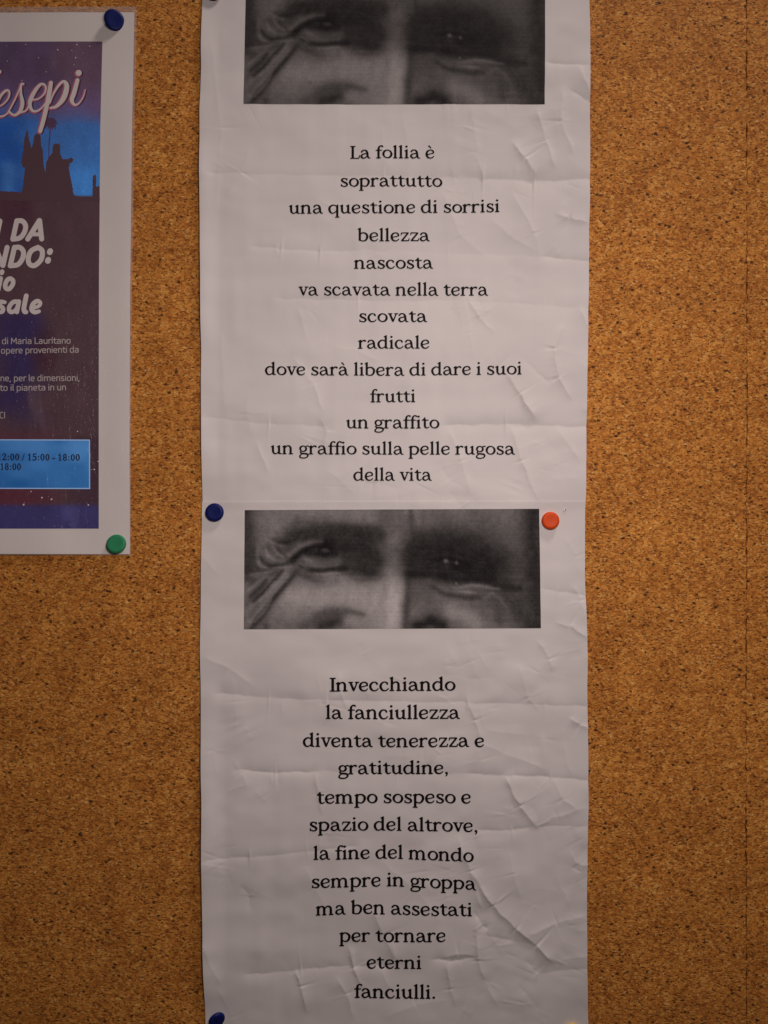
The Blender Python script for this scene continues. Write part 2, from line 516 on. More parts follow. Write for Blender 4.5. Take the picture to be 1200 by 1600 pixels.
def h_lower(px, py):
    px = np.asarray(px, float)
    py = np.asarray(py, float)
    h = 1.45 + 0.40 * vnoise(px / 150, py / 95, 31) + 0.30 * vnoise(px / 58, py / 38, 32) + 0.11 * vnoise(px / 25, py / 19, 42)
    h += 0.12 * vnoise(px / 17, py / 120, 44) * smoothstep(1000, 1080, py)
    h += 0.11 * vnoise(px / 240, py / 26, 45)
    h += 1.9 * smoothstep(355, 312, px) * smoothstep(1050, 1250, py) * smoothstep(1640, 1520, py)
    h += 0.5 * smoothstep(355, 312, px) * smoothstep(830, 900, py)
    h += 0.6 * smoothstep(880, 922, px) * smoothstep(860, 960, py) * smoothstep(1640, 1500, py)
    h += 0.95 * crease_field(px, py, LO)
    for cx, cy in ((336, 800), (860, 813), (337, 1592), (893, 1608)):
        r = np.hypot(px - cx, py - cy)
        k = np.exp(-(r / 38.0) ** 2)
        h = h * (1 - k) + 0.75 * k
    h = 0.2 + np.log1p(np.exp((h - 0.2) * 5)) / 5
    w = 1 - smoothstep(806, 850, py)
    m = w > 0
    if m.any():
        hu = h_upper(px[m], np.minimum(py[m], 806))
        lift = 0.30 + 0.25 * smoothstep(800, 783, py[m])
        h[m] = h[m] * (1 - w[m]) + w[m] * np.maximum(hu + lift, 0.45)
    return h


def h_poster(px, py):
    px = np.asarray(px, float)
    py = np.asarray(py, float)
    h = 0.9 + 0.22 * vnoise(px / 120, py / 160, 61) + 0.07 * vnoise(px / 40, py / 60, 62)
    h += 0.8 * smoothstep(150, 205, px) * smoothstep(60, 200, py) * smoothstep(840, 700, py)
    h += 0.9 * smoothstep(150, 40, px) * smoothstep(780, 866, py)
    return np.maximum(h, 0.35)


def interp_edge(tab, y):
    ys = [t[0] for t in tab]
    xs = [t[1] for t in tab]
    return np.interp(y, ys, xs)


def sheet(name, left, right, top, bottom, hfun, mat, step, parent=None, off=0.0, thick=0.11, ink=None, rough_edge=0.0):
    """closed thin slab following a relief; left/right are (y, x) tables, top/bottom (y at left, y at right)"""
    wpx = 0.5 * (right[0][1] - left[0][1] + right[-1][1] - left[-1][1])
    hpx = 0.5 * (bottom[0] + bottom[1] - top[0] - top[1])
    nx, ny = int(wpx / step) + 1, int(hpx / step) + 1
    s = np.linspace(0, 1, nx)[None, :]
    t = np.linspace(0, 1, ny)[:, None]
    yt = top[0] + (top[1] - top[0]) * s
    yb = bottom[0] + (bottom[1] - bottom[0]) * s
    PY = yt * (1 - t) + yb * t
    xl = interp_edge(left, PY)
    xr = interp_edge(right, PY)
    if rough_edge:
        xl = xl + rough_edge * vnoise(PY / 60, PY * 0, 71)
        xr = xr + rough_edge * vnoise(PY / 45, PY * 0 + 5, 72)
    PX = xl * (1 - s) + xr * s
    H = hfun(PX.ravel(), PY.ravel()).reshape(PX.shape) + off
    F = W(PX, PY, H).reshape(-1, 3)
    B = W(PX, PY, H - thick).reshape(-1, 3)
    v = np.concatenate([F, B])
    n = nx * ny
    j, i = np.meshgrid(np.arange(ny - 1), np.arange(nx - 1), indexing='ij')
    a = (j * nx + i).ravel()
    front = np.stack([a, a + nx, a + nx + 1, a + 1], 1)
    back = front[:, ::-1] + n
    rim = []
    for k in range(nx - 1):
        rim.append((k, k + 1, n + k + 1, n + k))
        q = (ny - 1) * nx + k
        rim.append((q + 1, q, n + q, n + q + 1))
    for k in range(ny - 1):
        q = k * nx
        rim.append((q + nx, q, n + q, n + q + nx))
        q = k * nx + nx - 1
        rim.append((q, q + nx, n + q + nx, n + q))
    faces = np.concatenate([front, back, np.array(rim)])
    me = bpy.data.meshes.new(name)
    me.vertices.add(len(v))
    me.vertices.foreach_set('co', v.ravel())
    me.loops.add(faces.size)
    me.loops.foreach_set('vertex_index', faces.ravel())
    me.polygons.add(len(faces))
    me.polygons.foreach_set('loop_start', np.arange(0, faces.size, 4))
    me.polygons.foreach_set('loop_total', np.full(len(faces), 4))
    me.update(calc_edges=True)
    sm = np.ones(len(faces), bool)
    sm[len(front) + len(back):] = False
    me.polygons.foreach_set('use_smooth', sm)
    me.set_sharp_from_angle(angle=math.radians(60))
    me.materials.append(mat)
    if ink is not None:
        c = ink(np.broadcast_to(s, PX.shape), np.broadcast_to(t, PX.shape), PX, PY)
        rgba = np.ones((2 * n, 4))
        rgba[:n, :3] = c.reshape(-1, 3)
        rgba[n:, :3] = c.reshape(-1, 3)
        at = me.color_attributes.new('ink', 'FLOAT_COLOR', 'POINT')
        at.data.foreach_set('color', rgba.ravel())
    o = bpy.data.objects.new(name, me)
    COL.objects.link(o)
    if parent is not None:
        o.parent = parent
    return o


# ------------------------------------------------------------------ lettering drawn as swelling pen strokes
def spline(pts, n=7):
    """Catmull-Rom through (x, y, r)"""
    p = np.array(pts, float)
    if len(p) < 3:
        return p
    p = np.vstack([2 * p[0] - p[1], p, 2 * p[-1] - p[-2]])
    out = []
    for k in range(1, len(p) - 2):
        p0, p1, p2, p3 = p[k - 1:k + 3]
        for t in np.linspace(0, 1, n, endpoint=False):
            out.append(0.5 * (2 * p1 + (p2 - p0) * t + (2 * p0 - 5 * p1 + 4 * p2 - p3) * t * t + (3 * p1 - p0 - 3 * p2 + p3) * t ** 3))
    out.append(p[-2])
    out = np.array(out)
    out[:, 2] = np.maximum(out[:, 2], 1e-3)
    return out


def oval(cx, cy, rx, ry, thick, thin, tilt=-18, n=36):
    a = np.linspace(0, 2 * np.pi, n + 1)
    w = np.cos(a - math.radians(tilt)) ** 2
    return np.stack([cx + rx * np.cos(a), cy + ry * np.sin(a), thin + (thick - thin) * w], 1)


def march(strokes, cell, grow=0.0, polygon=False):
    """union of round-ended tapering strokes -> flat polygon mesh (marching squares)"""
    allp = np.array([(x, y, 0.0) for x, y in strokes]) if polygon else np.vstack(strokes)
    rmax = allp[:, 2].max() + grow + 2 * cell
    x0, y0 = allp[:, 0].min() - rmax, allp[:, 1].min() - rmax
    x1, y1 = allp[:, 0].max() + rmax, allp[:, 1].max() + rmax
    xs = np.arange(x0, x1 + cell, cell)
    ys = np.arange(y0, y1 + cell, cell)
    X, Y = np.meshgrid(xs, ys)
    D = np.full(X.shape, 1e9)
    if polygon:
        D = poly_field(strokes, X, Y)
        strokes = []
    for st in strokes:
        for k in range(max(1, len(st) - 1)):
            a = st[k]
            b = st[min(k + 1, len(st) - 1)]
            dx, dy = b[0] - a[0], b[1] - a[1]
            l2 = dx * dx + dy * dy + 1e-12
            t = np.clip(((X - a[0]) * dx + (Y - a[1]) * dy) / l2, 0, 1)
            d = np.hypot(X - a[0] - t * dx, Y - a[1] - t * dy) - (a[2] + (b[2] - a[2]) * t) - grow
            np.minimum(D, d, out=D)
    D = np.where(np.abs(D) < 1e-6, 1e-6, D)
    ny, nx = D.shape
    verts, vid, faces = [], {}, []

    def corner(i, j):
        k = (i, j)
        if k not in vid:
            vid[k] = len(verts)
            verts.append((xs[i], ys[j]))
        return vid[k]

    def cut(i0, j0, i1, j1):
        if (i1, j1) < (i0, j0):
            i0, j0, i1, j1 = i1, j1, i0, j0
        k = (i0, j0, i1, j1)
        if k not in vid:
            a, b = D[j0, i0], D[j1, i1]
            t = a / (a - b)
            vid[k] = len(verts)
            verts.append((xs[i0] + (xs[i1] - xs[i0]) * t, ys[j0] + (ys[j1] - ys[j0]) * t))
        return vid[k]
    neg = D < 0
    anyneg = neg[:-1, :-1] | neg[1:, :-1] | neg[:-1, 1:] | neg[1:, 1:]
    for j, i in zip(*np.nonzero(anyneg)):
        cs = [(i, j), (i + 1, j), (i + 1, j + 1), (i, j + 1)]
        ins = [neg[c[1], c[0]] for c in cs]
        poly = []
        for k in range(4):
            c, d = cs[k], cs[(k + 1) % 4]
            if ins[k]:
                poly.append(corner(*c))
            if ins[k] != ins[(k + 1) % 4]:
                poly.append(cut(*c, *d))
        if len(poly) >= 3:
            faces.append(poly)
    return np.array(verts), faces


Hs, hs = 0.112, 0.05     # half stem, half hairline (x-height = 1)


def ln(*p):
    return np.array(p, float)


def foot(x, w=0.2, y=0.045, r=0.05):
    w = w * 0.84
    return ln((x - w, y, r), (x + w, y, r))


def flag(x, y):
    return ln((x - 0.16, y - 0.14, 0.045), (x + 0.02, y - 0.07, 0.09))


def stem(x, y0, y1):
    return ln((x, y0 + Hs * 0.8, Hs), (x, y1 - 0.11, Hs), (x + 0.05, y1 - 0.02, 0.05))


G = {}
G['a'] = (1.08, [spline([(.15, .76, .085), (.25, .91, .07), (.42, .95, .058), (.60, .87, .085), (.69, .66, .108), (.72, .35, .11), (.78, .12, .085), (.88, .04, .05), (.97, .045, .04)]),
                 spline([(.69, .60, .05), (.45, .54, .055), (.22, .46, .07), (.12, .25, .10), (.26, .06, .08), (.48, .08, .055), (.70, .28, .05)])])
G['b'] = (1.13, [stem(.19, .05, 1.48), flag(.19, 1.48),
                 spline([(.22, .74, .05), (.42, .92, .058), (.66, .91, .08), (.87, .72, .105), (.90, .45, .115), (.76, .14, .09), (.52, .035, .055), (.28, .08, .055), (.17, .16, .06)])])
G['c'] = (.97, [spline([(.72, .76, .09), (.66, .89, .065), (.50, .95, .052), (.30, .90, .075), (.13, .67, .108), (.12, .38, .115), (.28, .10, .085), (.50, .04, .06), (.68, .10, .05), (.82, .26, .038)])])
G['d'] = (1.17, [spline([(.78, .82, .05), (.58, .94, .055), (.36, .92, .075), (.14, .70, .105), (.11, .42, .115), (.24, .12, .088), (.45, .04, .055), (.66, .15, .05), (.78, .30, .05)]),
                 ln((.82, .12, Hs), (.82, 1.36, Hs), (.87, 1.46, .05)), flag(.82, 1.48), ln((.82, .09, .085), (1.03, .045, .042))])
G['e'] = (.98, [ln((.16, .43, .042), (.76, .60, .048)),
                spline([(.78, .60, .055), (.75, .79, .078), (.60, .93, .065), (.42, .94, .058), (.20, .80, .09), (.11, .48, .115), (.23, .14, .095), (.48, .04, .065), (.68, .11, .048), (.80, .25, .036)])])
G['f'] = (.66, [spline([(.27, .06, Hs), (.27, .55, Hs), (.27, 1.02, Hs), (.32, 1.28, .09), (.46, 1.42, .06), (.62, 1.39, .08), (.65, 1.35, .085)]), foot(.27, .22), ln((.03, .92, .046), (.58, .92, .046))])
G['g'] = (1.0, [oval(.42, .63, .29, .30, .10, .052), ln((.62, .82, .05), (.80, .95, .052), (.92, .93, .07)),
                spline([(.27, .37, .045), (.16, .25, .06), (.24, .12, .075), (.5, .08, .09), (.78, .04, .1), (.88, -.16, .078), (.72, -.36, .06), (.42, -.42, .058), (.16, -.36, .07), (.09, -.2, .07), (.2, -.04, .05), (.36, .06, .045)])])
G['h'] = (1.18, [stem(.2, 0, 1.48), flag(.2, 1.48), foot(.2, .19), spline([(.23, .68, .05), (.42, .90, .06), (.62, .94, .078), (.78, .80, .1), (.81, .55, Hs), (.81, .08, Hs)]), foot(.83, .2)])
G['i'] = (.58, [stem(.24, 0, .98), flag(.24, .98), foot(.24, .2), ln((.23, 1.32, .125), (.235, 1.32, .125))])
G['l'] = (.58, [stem(.24, 0, 1.48), flag(.24, 1.48), foot(.24, .2)])
G['m'] = (1.78, [stem(.2, 0, .98), flag(.2, .98), foot(.2, .19), spline([(.23, .68, .05), (.40, .90, .06), (.58, .94, .078), (.73, .80, .1), (.76, .55, Hs), (.76, .08, Hs)]), foot(.77, .18),
                 spline([(.79, .68, .05), (.97, .90, .06), (1.16, .94, .078), (1.33, .80, .1), (1.37, .55, Hs), (1.37, .08, Hs)]), foot(1.40, .2)])
G['n'] = (1.18, [stem(.2, 0, .98), flag(.2, .98), foot(.2, .19), spline([(.23, .68, .05), (.42, .90, .06), (.62, .94, .078), (.78, .80, .1), (.81, .55, Hs), (.81, .08, Hs)]), foot(.84, .2)])
G['o'] = (1.05, [oval(.50, .49, .385, .44, .115, .055)])
G['p'] = (1.13, [ln((.2, -.38, Hs), (.2, .87, Hs), (.25, .96, .05)), flag(.2, .98), foot(.2, .2, -.42), spline([(.22, .72, .05), (.42, .92, .058), (.66, .91, .08), (.88, .72, .105), (.91, .45, .115), (.77, .14, .09), (.54, .035, .055), (.24, .14, .05)])])
G['q'] = (1.13, [spline([(.80, .82, .05), (.58, .94, .055), (.36, .92, .075), (.14, .70, .105), (.11, .42, .115), (.24, .12, .088), (.45, .04, .055), (.66, .15, .05), (.80, .30, .05)]),
                 ln((.86, -.38, Hs), (.86, .86, Hs), (.90, .97, .05)), foot(.86, .2, -.42)])
G['r'] = (.87, [stem(.2, 0, .98), flag(.2, .98), foot(.2, .22), spline([(.23, .64, .05), (.37, .84, .06), (.52, .93, .075), (.66, .90, .095), (.69, .86, .09)])])
G['s'] = (.88, [spline([(.66, .76, .045), (.58, .90, .052), (.40, .95, .058), (.22, .87, .088), (.19, .70, .1), (.36, .54, .108), (.58, .42, .108), (.69, .25, .095), (.58, .08, .07), (.36, .035, .055), (.17, .14, .045)]),
                ln((.67, .74, .035), (.68, .93, .04)), ln((.13, .07, .04), (.12, .28, .035))])
G['t'] = (.77, [spline([(.29, 1.24, .03), (.30, 1.0, .085), (.30, .6, Hs), (.31, .25, .108), (.40, .08, .08), (.54, .05, .055), (.69, .15, .036)]), ln((.04, .92, .046), (.63, .92, .046)), ln((.08, .92, .04), (.28, 1.16, .035)), ln((.17, .92, .04), (.28, 1.05, .06))])
G['u'] = (1.16, [flag(.22, .98), spline([(.22, .88, Hs), (.22, .5, Hs), (.25, .22, .1), (.40, .06, .072), (.60, .10, .052), (.80, .30, .045)]), ln((.26, .96, .05), (.24, .88, .09)),
                 ln((.81, .12, Hs), (.81, .86, Hs), (.86, .96, .05)), flag(.81, .98), ln((.81, .09, .085), (1.03, .045, .042))])
G['v'] = (.96, [ln((.18, .90, .1), (.45, .13, .105)), ln((.48, .06, .055), (.77, .92, .055)), ln((.02, .945, .045), (.36, .945, .045)), ln((.62, .945, .045), (.93, .945, .045))])
G['z'] = (.95, [ln((.13, .935, .055), (.76, .935, .055)), ln((.73, .90, .085), (.16, .08, .085)), ln((.13, .055, .055), (.78, .055, .055)), ln((.12, .92, .05), (.08, .72, .035)), ln((.80, .07, .05), (.85, .29, .036))])
G['à'] = (1.08, [q.copy() for q in G['a'][1]] + [ln((.36, 1.40, .075), (.56, 1.17, .035))])
G['è'] = (.98, [q.copy() for q in G['e'][1]] + [ln((.34, 1.40, .075), (.54, 1.17, .035))])
G['L'] = (1.02, [ln((.28, .1, .12), (.28, 1.33, .12)), ln((.08, 1.39, .047), (.50, 1.39, .047)), ln((.08, .045, .047), (.86, .045, .05)), ln((.87, .06, .05), (.94, .36, .037))])
G['I'] = (.64, [ln((.31, .1, .12), (.31, 1.33, .12)), ln((.08, 1.39, .047), (.54, 1.39, .047)), ln((.08, .045, .047), (.54, .045, .047))])
G[','] = (.46, [ln((.2, .11, .12), (.21, .11, .12)), spline([(.26, .08, .08), (.25, -.1, .05), (.14, -.25, .025)])])
G['.'] = (.46, [ln((.2, .11, .125), (.21, .11, .125))])
for dgt, st in {'1': [ln((.5, .1, .11), (.5, 1.25, .11)), ln((.22, 1.12, .05), (.46, 1.3, .06)), foot(.5, .24)],
                '2': [spline([(.18, 1.02, .09), (.3, 1.28, .075), (.55, 1.34, .08), (.76, 1.1, .12), (.62, .72, .1), (.2, .12, .07)]), ln((.2, .1, .1), (.8, .1, .1)), ln((.82, .1, .06), (.88, .34, .04))],
                '5': [ln((.3, 1.3, .1), (.82, 1.32, .08)), ln((.3, 1.28, .05), (.22, .82, .05)), spline([(.22, .84, .06), (.5, .84, .09), (.78, .62, .13), (.72, .22, .11), (.42, .05, .08), (.18, .16, .1)])],
                '8': [oval(.5, .98, .25, .33, .11, .06), oval(.5, .36, .3, .31, .12, .06)],
                '0': [oval(.5, .68, .29, .62, .125, .055, 0)]}.items():
    G[dgt] = (1.0, st)
G[':'] = (.62, [ln((.31, .14, .13), (.311, .14, .13)), ln((.31, .78, .13), (.311, .78, .13))])
G['/'] = (.62, [ln((.08, 0, .05), (.52, 1.35, .05))])
G['-'] = (.66, [ln((.1, .42, .09), (.54, .42, .09))])
G['◊'] = (.1, [])
for k_ in G:
    for st_ in G[k_][1]:
        st_[:, 2] = st_[:, 2] * 0.78 + 0.024 * (st_[:, 2] > 0.03)
GM = {}


def glyph(ch, bold, font=None):
    k = (ch, bold, font is None)
    if k not in GM:
        GM[k] = march((font or G)[ch][1], 0.047, bold)
    return GM[k]


def text_line(name, txt, x0, x1, base, xh, hfun, mat, parent, off=0.13, bold=0.0, gap=0.0, font=None, space=0.46):
    """one printed line between x0 and x1; base is a list of baseline heights spread along the line"""
    pen, parts = 0.0, []
    for ch in txt:
        if ch == ' ':
            pen += space
            continue
        v, f = glyph(ch, bold, font)
        parts.append((v + np.array([pen, 0]), f))
        pen += (font or G)[ch][0] + gap
    V, F, n = [], [], 0
    for v, f in parts:
        V.append(v)
        F += [[i + n for i in q] for q in f]
        n += len(v)
    V = np.vstack(V)
    lo, hi = V[:, 0].min(), V[:, 0].max()
    u = (V[:, 0] - lo) / (hi - lo)
    PX = x0 + (x1 - x0) * u
    PY = np.interp(u, np.linspace(0, 1, len(base)), base) - V[:, 1] * xh
    d = hfun(PX, PY) + off
    return mesh_obj(name, W(PX, PY, d), [q[::-1] if False else q for q in F], mat, parent)


def blob(name, strokes, cell, fx, hfun, mat, parent, off, grow=0.0, dxy=(0, 0)):
    """strokes in an arbitrary drawing scale; fx maps drawing (x, y) arrays to layout units"""
    v, f = march(strokes, cell, grow)
    PX, PY = fx(v[:, 0] + dxy[0], v[:, 1] + dxy[1])
    return mesh_obj(name, W(PX, PY, hfun(PX, PY) + off), [q[::-1] for q in f], mat, parent)


# ------------------------------------------------------------------ the printed photograph of a pair of old eyes
PS = []          # (points, half width, grey 0..255, strength) in drawing units 0..2340 x 0..960


def dab(pts, w, g, a):
    PS.append((pts, w, g, a))


# broad tones
dab([(150, 130), (700, 80), (1050, 90)], 120, 92, .8)
dab([(40, 40), (40, 500)], 70, 40, .8)
dab([(330, 700), (620, 720), (1000, 690)], 130, 118, .9)
dab([(120, 700), (60, 900)], 70, 84, .6)
dab([(1000, 800), (1020, 930)], 90, 112, .7)
dab([(1150, 40), (1150, 180)], 70, 64, .7)
dab([(1340, 50), (1420, 130)], 60, 100, .8)
dab([(1420, 90), (1800, 120)], 90, 78, .7)
dab([(1900, 120), (2050, 420)], 90, 66, .7)
dab([(2290, 40), (2300, 950)], 90, 34, .95)
dab([(1400, 720), (1650, 860)], 120, 72, .8)
dab([(2050, 700), (2250, 900)], 110, 48, .7)
# nose bridge
dab([(1215, 330), (1205, 560), (1180, 950)], 74, 122, .9)
dab([(1205, 600), (1180, 920)], 50, 138, .6)
dab([(1150, 210), (1180, 300)], 34, 104, .8)
dab([(1110, 190), (1165, 260)], 24, 112, .6)
dab([(1150, 355), (1290, 352)], 8, 92, .6)
dab([(1090, 560), (1060, 700), (1070, 900)], 46, 116, .8)
dab([(1325, 330), (1310, 620), (1285, 950)], 26, 58, .9)
dab([(1330, 40), (1340, 260)], 20, 56, .8)
# left brow and eye
dab([(390, 215), (560, 190), (800, 205), (1080, 225)], 50, 46, .75)
dab([(520, 225), (850, 235), (1090, 230)], 58, 38, .7)
dab([(700, 170), (1000, 190)], 24, 46, .6)
dab([(460, 140), (560, 165)], 30, 62, .6)
dab([(700, 250), (960, 290), (1010, 420)], 100, 38, .8)
dab([(480, 420), (760, 400), (960, 420)], 90, 58, .7)
dab([(260, 350), (400, 340)], 50, 70, .6)
dab([(290, 292), (380, 285), (480, 240), (560, 215)], 15, 46, .7)
dab([(200, 325), (300, 345), (420, 320)], 12, 66, .6)
dab([(380, 390), (470, 320), (560, 285), (640, 275)], 16, 98, .75)
dab([(740, 330), (940, 330), (1020, 420)], 84, 30, .85)
dab([(800, 420), (960, 470)], 60, 34, .8)
dab([(700, 440), (900, 470), (1000, 500)], 48, 44, .85)
dab([(500, 430), (620, 440), (760, 430)], 32, 74, .7)
dab([(480, 400), (560, 430)], 12, 94, .6)
dab([(400, 430), (480, 360), (580, 315), (700, 300)], 15, 26, .9)
dab([(520, 370), (620, 372), (740, 375)], 11, 32, .85)
dab([(630, 345), (690, 352)], 12, 66, .7)
dab([(150, 400), (180, 440), (240, 465), (330, 455), (430, 420)], 11, 40, .9)
dab([(130, 430), (160, 470), (210, 490)], 9, 110, .6)
dab([(195, 330), (215, 390), (270, 420)], 9, 112, .5)
dab([(480, 470), (560, 500), (700, 500), (830, 495)], 9, 34, .85)
dab([(600, 530), (680, 535), (770, 528)], 9, 104, .7)
dab([(440, 520), (560, 570), (640, 585)], 14, 58, .7)
dab([(620, 590), (760, 590)], 26, 84, .55)
dab([(1040, 380), (1050, 470), (1000, 540)], 22, 44, .7)
dab([(880, 560), (1080, 560)], 16, 74, .6)
# crow's feet
dab([(400, 470), (320, 480), (200, 520), (80, 540)], 12, 104, .6)
dab([(330, 500), (290, 560), (190, 660), (110, 745)], 10, 46, .85)
dab([(200, 580), (150, 635), (80, 710)], 9, 48, .8)
dab([(360, 500), (330, 560), (230, 680), (150, 740)], 10, 112, .6)
dab([(420, 540), (350, 620), (290, 690), (230, 760), (170, 850), (100, 950)], 17, 36, .92)
dab([(370, 540), (300, 640), (230, 720), (130, 830), (70, 930)], 10, 100, .6)
dab([(60, 880), (90, 905)], 12, 112, .5)
dab([(200, 930), (210, 960)], 10, 60, .6)
dab([(60, 570), (110, 580)], 10, 60, .6)
for pts, w, gv, a in [
        ([(250, 320), (290, 370), (340, 400)], 8, 104, .5), ([(300, 340), (350, 385)], 8, 50, .5), ([(140, 300), (128, 380), (150, 440)], 10, 100, .5),
        ([(100, 350), (98, 450), (140, 490)], 10, 50, .5), ([(60, 520), (160, 508), (300, 492)], 8, 54, .6), ([(90, 615), (180, 565), (290, 520)], 8, 52, .6),
        ([(60, 660), (140, 590), (220, 545)], 8, 108, .5), ([(250, 720), (200, 800), (120, 900)], 9, 108, .5), ([(440, 100), (400, 160), (350, 220)], 12, 66, .5),
        ([(250, 270), (330, 262), (420, 250)], 10, 60, .6), ([(210, 260), (260, 300), (330, 320)], 9, 96, .5), ([(520, 455), (640, 470), (760, 460)], 9, 88, .5),
        ([(470, 455), (540, 490)], 8, 92, .5), ([(520, 610), (600, 640), (720, 640)], 14, 92, .4), ([(60, 760), (140, 680), (210, 600)], 8, 60, .5),
        ([(70, 820), (180, 700), (270, 590)], 7, 106, .4), ([(900, 250), (1020, 300), (1060, 400)], 12, 52, .4)]:
    dab(pts, w, gv, a)
# nostril wing, left cheek
dab([(500, 960), (600, 880), (720, 830), (800, 830)], 44, 62, .8)
dab([(640, 940), (760, 900)], 40, 40, .9)
dab([(780, 810), (860, 815), (960, 850)], 18, 66, .7)
dab([(850, 900), (950, 920)], 34, 106, .8)
dab([(540, 795), (548, 802)], 12, 76, .6)
dab([(640, 650), (634, 780)], 4, 134, .35)
# right eye in shade
dab([(1370, 400), (1640, 360), (1980, 480)], 175, 34, .85)
dab([(1400, 310), (1600, 280), (1850, 340), (1970, 420)], 80, 26, .6)
dab([(1380, 440), (1620, 430), (1900, 470)], 90, 26, .6)
dab([(1480, 470), (1600, 438), (1770, 482)], 12, 52, .6)
dab([(1560, 470), (1660, 480)], 16, 50, .5)
dab([(1440, 400), (1620, 385), (1840, 440)], 10, 44, .5)
dab([(1340, 520), (1600, 560), (1950, 580)], 40, 26, .9)
dab([(1400, 225), (1700, 215), (1860, 260)], 40, 38, .5)
dab([(1590, 430), (1610, 440)], 12, 82, .9)
dab([(1680, 445), (1695, 450)], 12, 78, .9)
dab([(1640, 470), (1760, 500), (1900, 520)], 8, 36, .6)
dab([(1350, 600), (1480, 590)], 20, 60, .7)
dab([(1680, 600), (1690, 615)], 7, 92, .6)
dab([(1660, 640), (1800, 632), (2010, 650)], 11, 92, .75)
dab([(1700, 672), (1830, 685)], 8, 98, .7)
dab([(1510, 640), (1600, 700), (1760, 720), (1860, 715)], 20, 44, .8)
dab([(1980, 625), (2180, 650)], 12, 30, .8)
dab([(1900, 720), (1960, 690), (2030, 740), (2080, 830)], 13, 76, .7)
dab([(2000, 790), (2010, 900)], 30, 46, .6)
dab([(1640, 830), (1750, 870), (1830, 920)], 58, 106, .85)
dab([(1860, 800), (1900, 860)], 34, 66, .5)
dab([(2080, 680), (2140, 760), (2150, 900)], 9, 66, .5)
dab([(1370, 940), (1480, 900), (1570, 940)], 42, 26, .9)
dab([(1240, 40), (1310, 230)], 30, 70, .6)


def photo_ink(contrast, lift):
    def f(s, t, PX, PY):
        x = 33 + s * 2302
        y = 33 + t * 927
        g = np.full(x.shape, 82.0)
        wx = x + 6 * vnoise(x / 90, y / 90, 81)
        wy = y + 6 * vnoise(x / 90, y / 90, 82)
        for pts, w, gv, a in PS:
            d = np.full(x.shape, 1e9)
            u = np.zeros(x.shape)
            for k in range(len(pts) - 1):
                (x0, y0), (x1, y1) = pts[k], pts[k + 1]
                dx, dy = x1 - x0, y1 - y0
                q = np.clip(((wx - x0) * dx + (wy - y0) * dy) / (dx * dx + dy * dy), 0, 1)
                dn = np.hypot(wx - x0 - q * dx, wy - y0 - q * dy)
                near = dn < d
                d[near] = dn[near]
                u[near] = ((k + q) / (len(pts) - 1))[near]
            if w < 18:      # creases of the skin swell and fade along their length
                w = w * 1.1 * (0.45 + 0.75 * np.sin(np.pi * np.clip(0.12 + 0.76 * u, 0, 1)))
                if gv < 75:
                    g = g - 18 * a * np.exp(-(d / (w * 3.0)) ** 2)
                a = a * (0.55 + 0.43 * np.sin(np.pi * np.clip(0.1 + 0.8 * u, 0, 1)))
            m = a * np.exp(-(d / (w * 1.12)) ** 2 * 0.85)
            g = g * (1 - m) + gv * m
        brow = np.exp(-((y - 215 - 0.00018 * (x - 700) ** 2) / 75) ** 2) * smoothstep(330, 520, x) * smoothstep(1130, 1040, x)
        g += 4 * brow * vnoise((x + 0.9 * y) / 16, (y - 0.2 * x) / 60, 89)
        g += 4 * vnoise(x / 42, y / 55, 85) + 4 * vnoise(x / 14, y / 14, 86)
        g += 3.5 * vnoise(x / 300, y / 5, 87) + 2.5 * RNG.randn(*x.shape)
        g = np.clip(lift + g * contrast, 13, 200)
        c = lin(g) * PHOTO_GAIN
        return np.stack([c * 1.03, c * 0.985, c * 0.97], -1)
    return f


PHOTO_GAIN = 2.0

# ------------------------------------------------------------------ the two poem sheets
up_left = [(-40, 316.5), (0, 316), (100, 315), (170, 312.5), (300, 312.8), (450, 314), (700, 315.5), (806, 316)]
up_right = [(-40, 923), (0, 922), (250, 921), (400, 920), (600, 917), (780, 915), (806, 914.5)]
upper = sheet('poem_sheet', up_left, up_right, (-40, -40), (806, 806), h_upper, M_PAPER, 1.35, rough_edge=0.5)
tag(upper, 'crumpled white sheet whose printed poem starts "La follia è", its lower edge tucked under another', 'paper sheet', 'poem sheets pinned one above the other')
lo_left = [(783, 315.2), (900, 314), (1000, 313.2), (1150, 315), (1300, 316.3), (1400, 316.4), (1500, 318.5), (1632, 322)]
lo_right = [(783, 914.5), (900, 914), (1000, 916.5), (1200, 919.3), (1300, 918.3), (1400, 916.8), (1500, 916.8), (1632, 920.5)]
lower = sheet('poem_sheet', lo_left, lo_right, (784.5, 783.5), (1632, 1632), h_lower, M_PAPER, 1.35, rough_edge=0.5)
tag(lower, 'crumpled white sheet with the poem starting "Invecchiando", pinned over the bottom of another sheet', 'paper sheet', 'poem sheets pinned one above the other')

sheet('printed_photo', [(-27, 384.5), (0, 384), (163, 380.5)], [(-27, 852.5), (0, 852), (164, 851)], (-27, -27), (162.5, 163.5), h_upper, M_PHOTO, 1.25,
      upper, off=0.07, thick=0.02, ink=photo_ink(0.92, -2.0))
sheet('printed_photo', [(796, 382.6), (983, 381.2)], [(795, 842.6), (982, 845)], (797, 795), (983, 981.5), h_lower, M_PHOTO, 1.25,
      lower, off=0.07, thick=0.02, ink=photo_ink(1.2, -9.0))

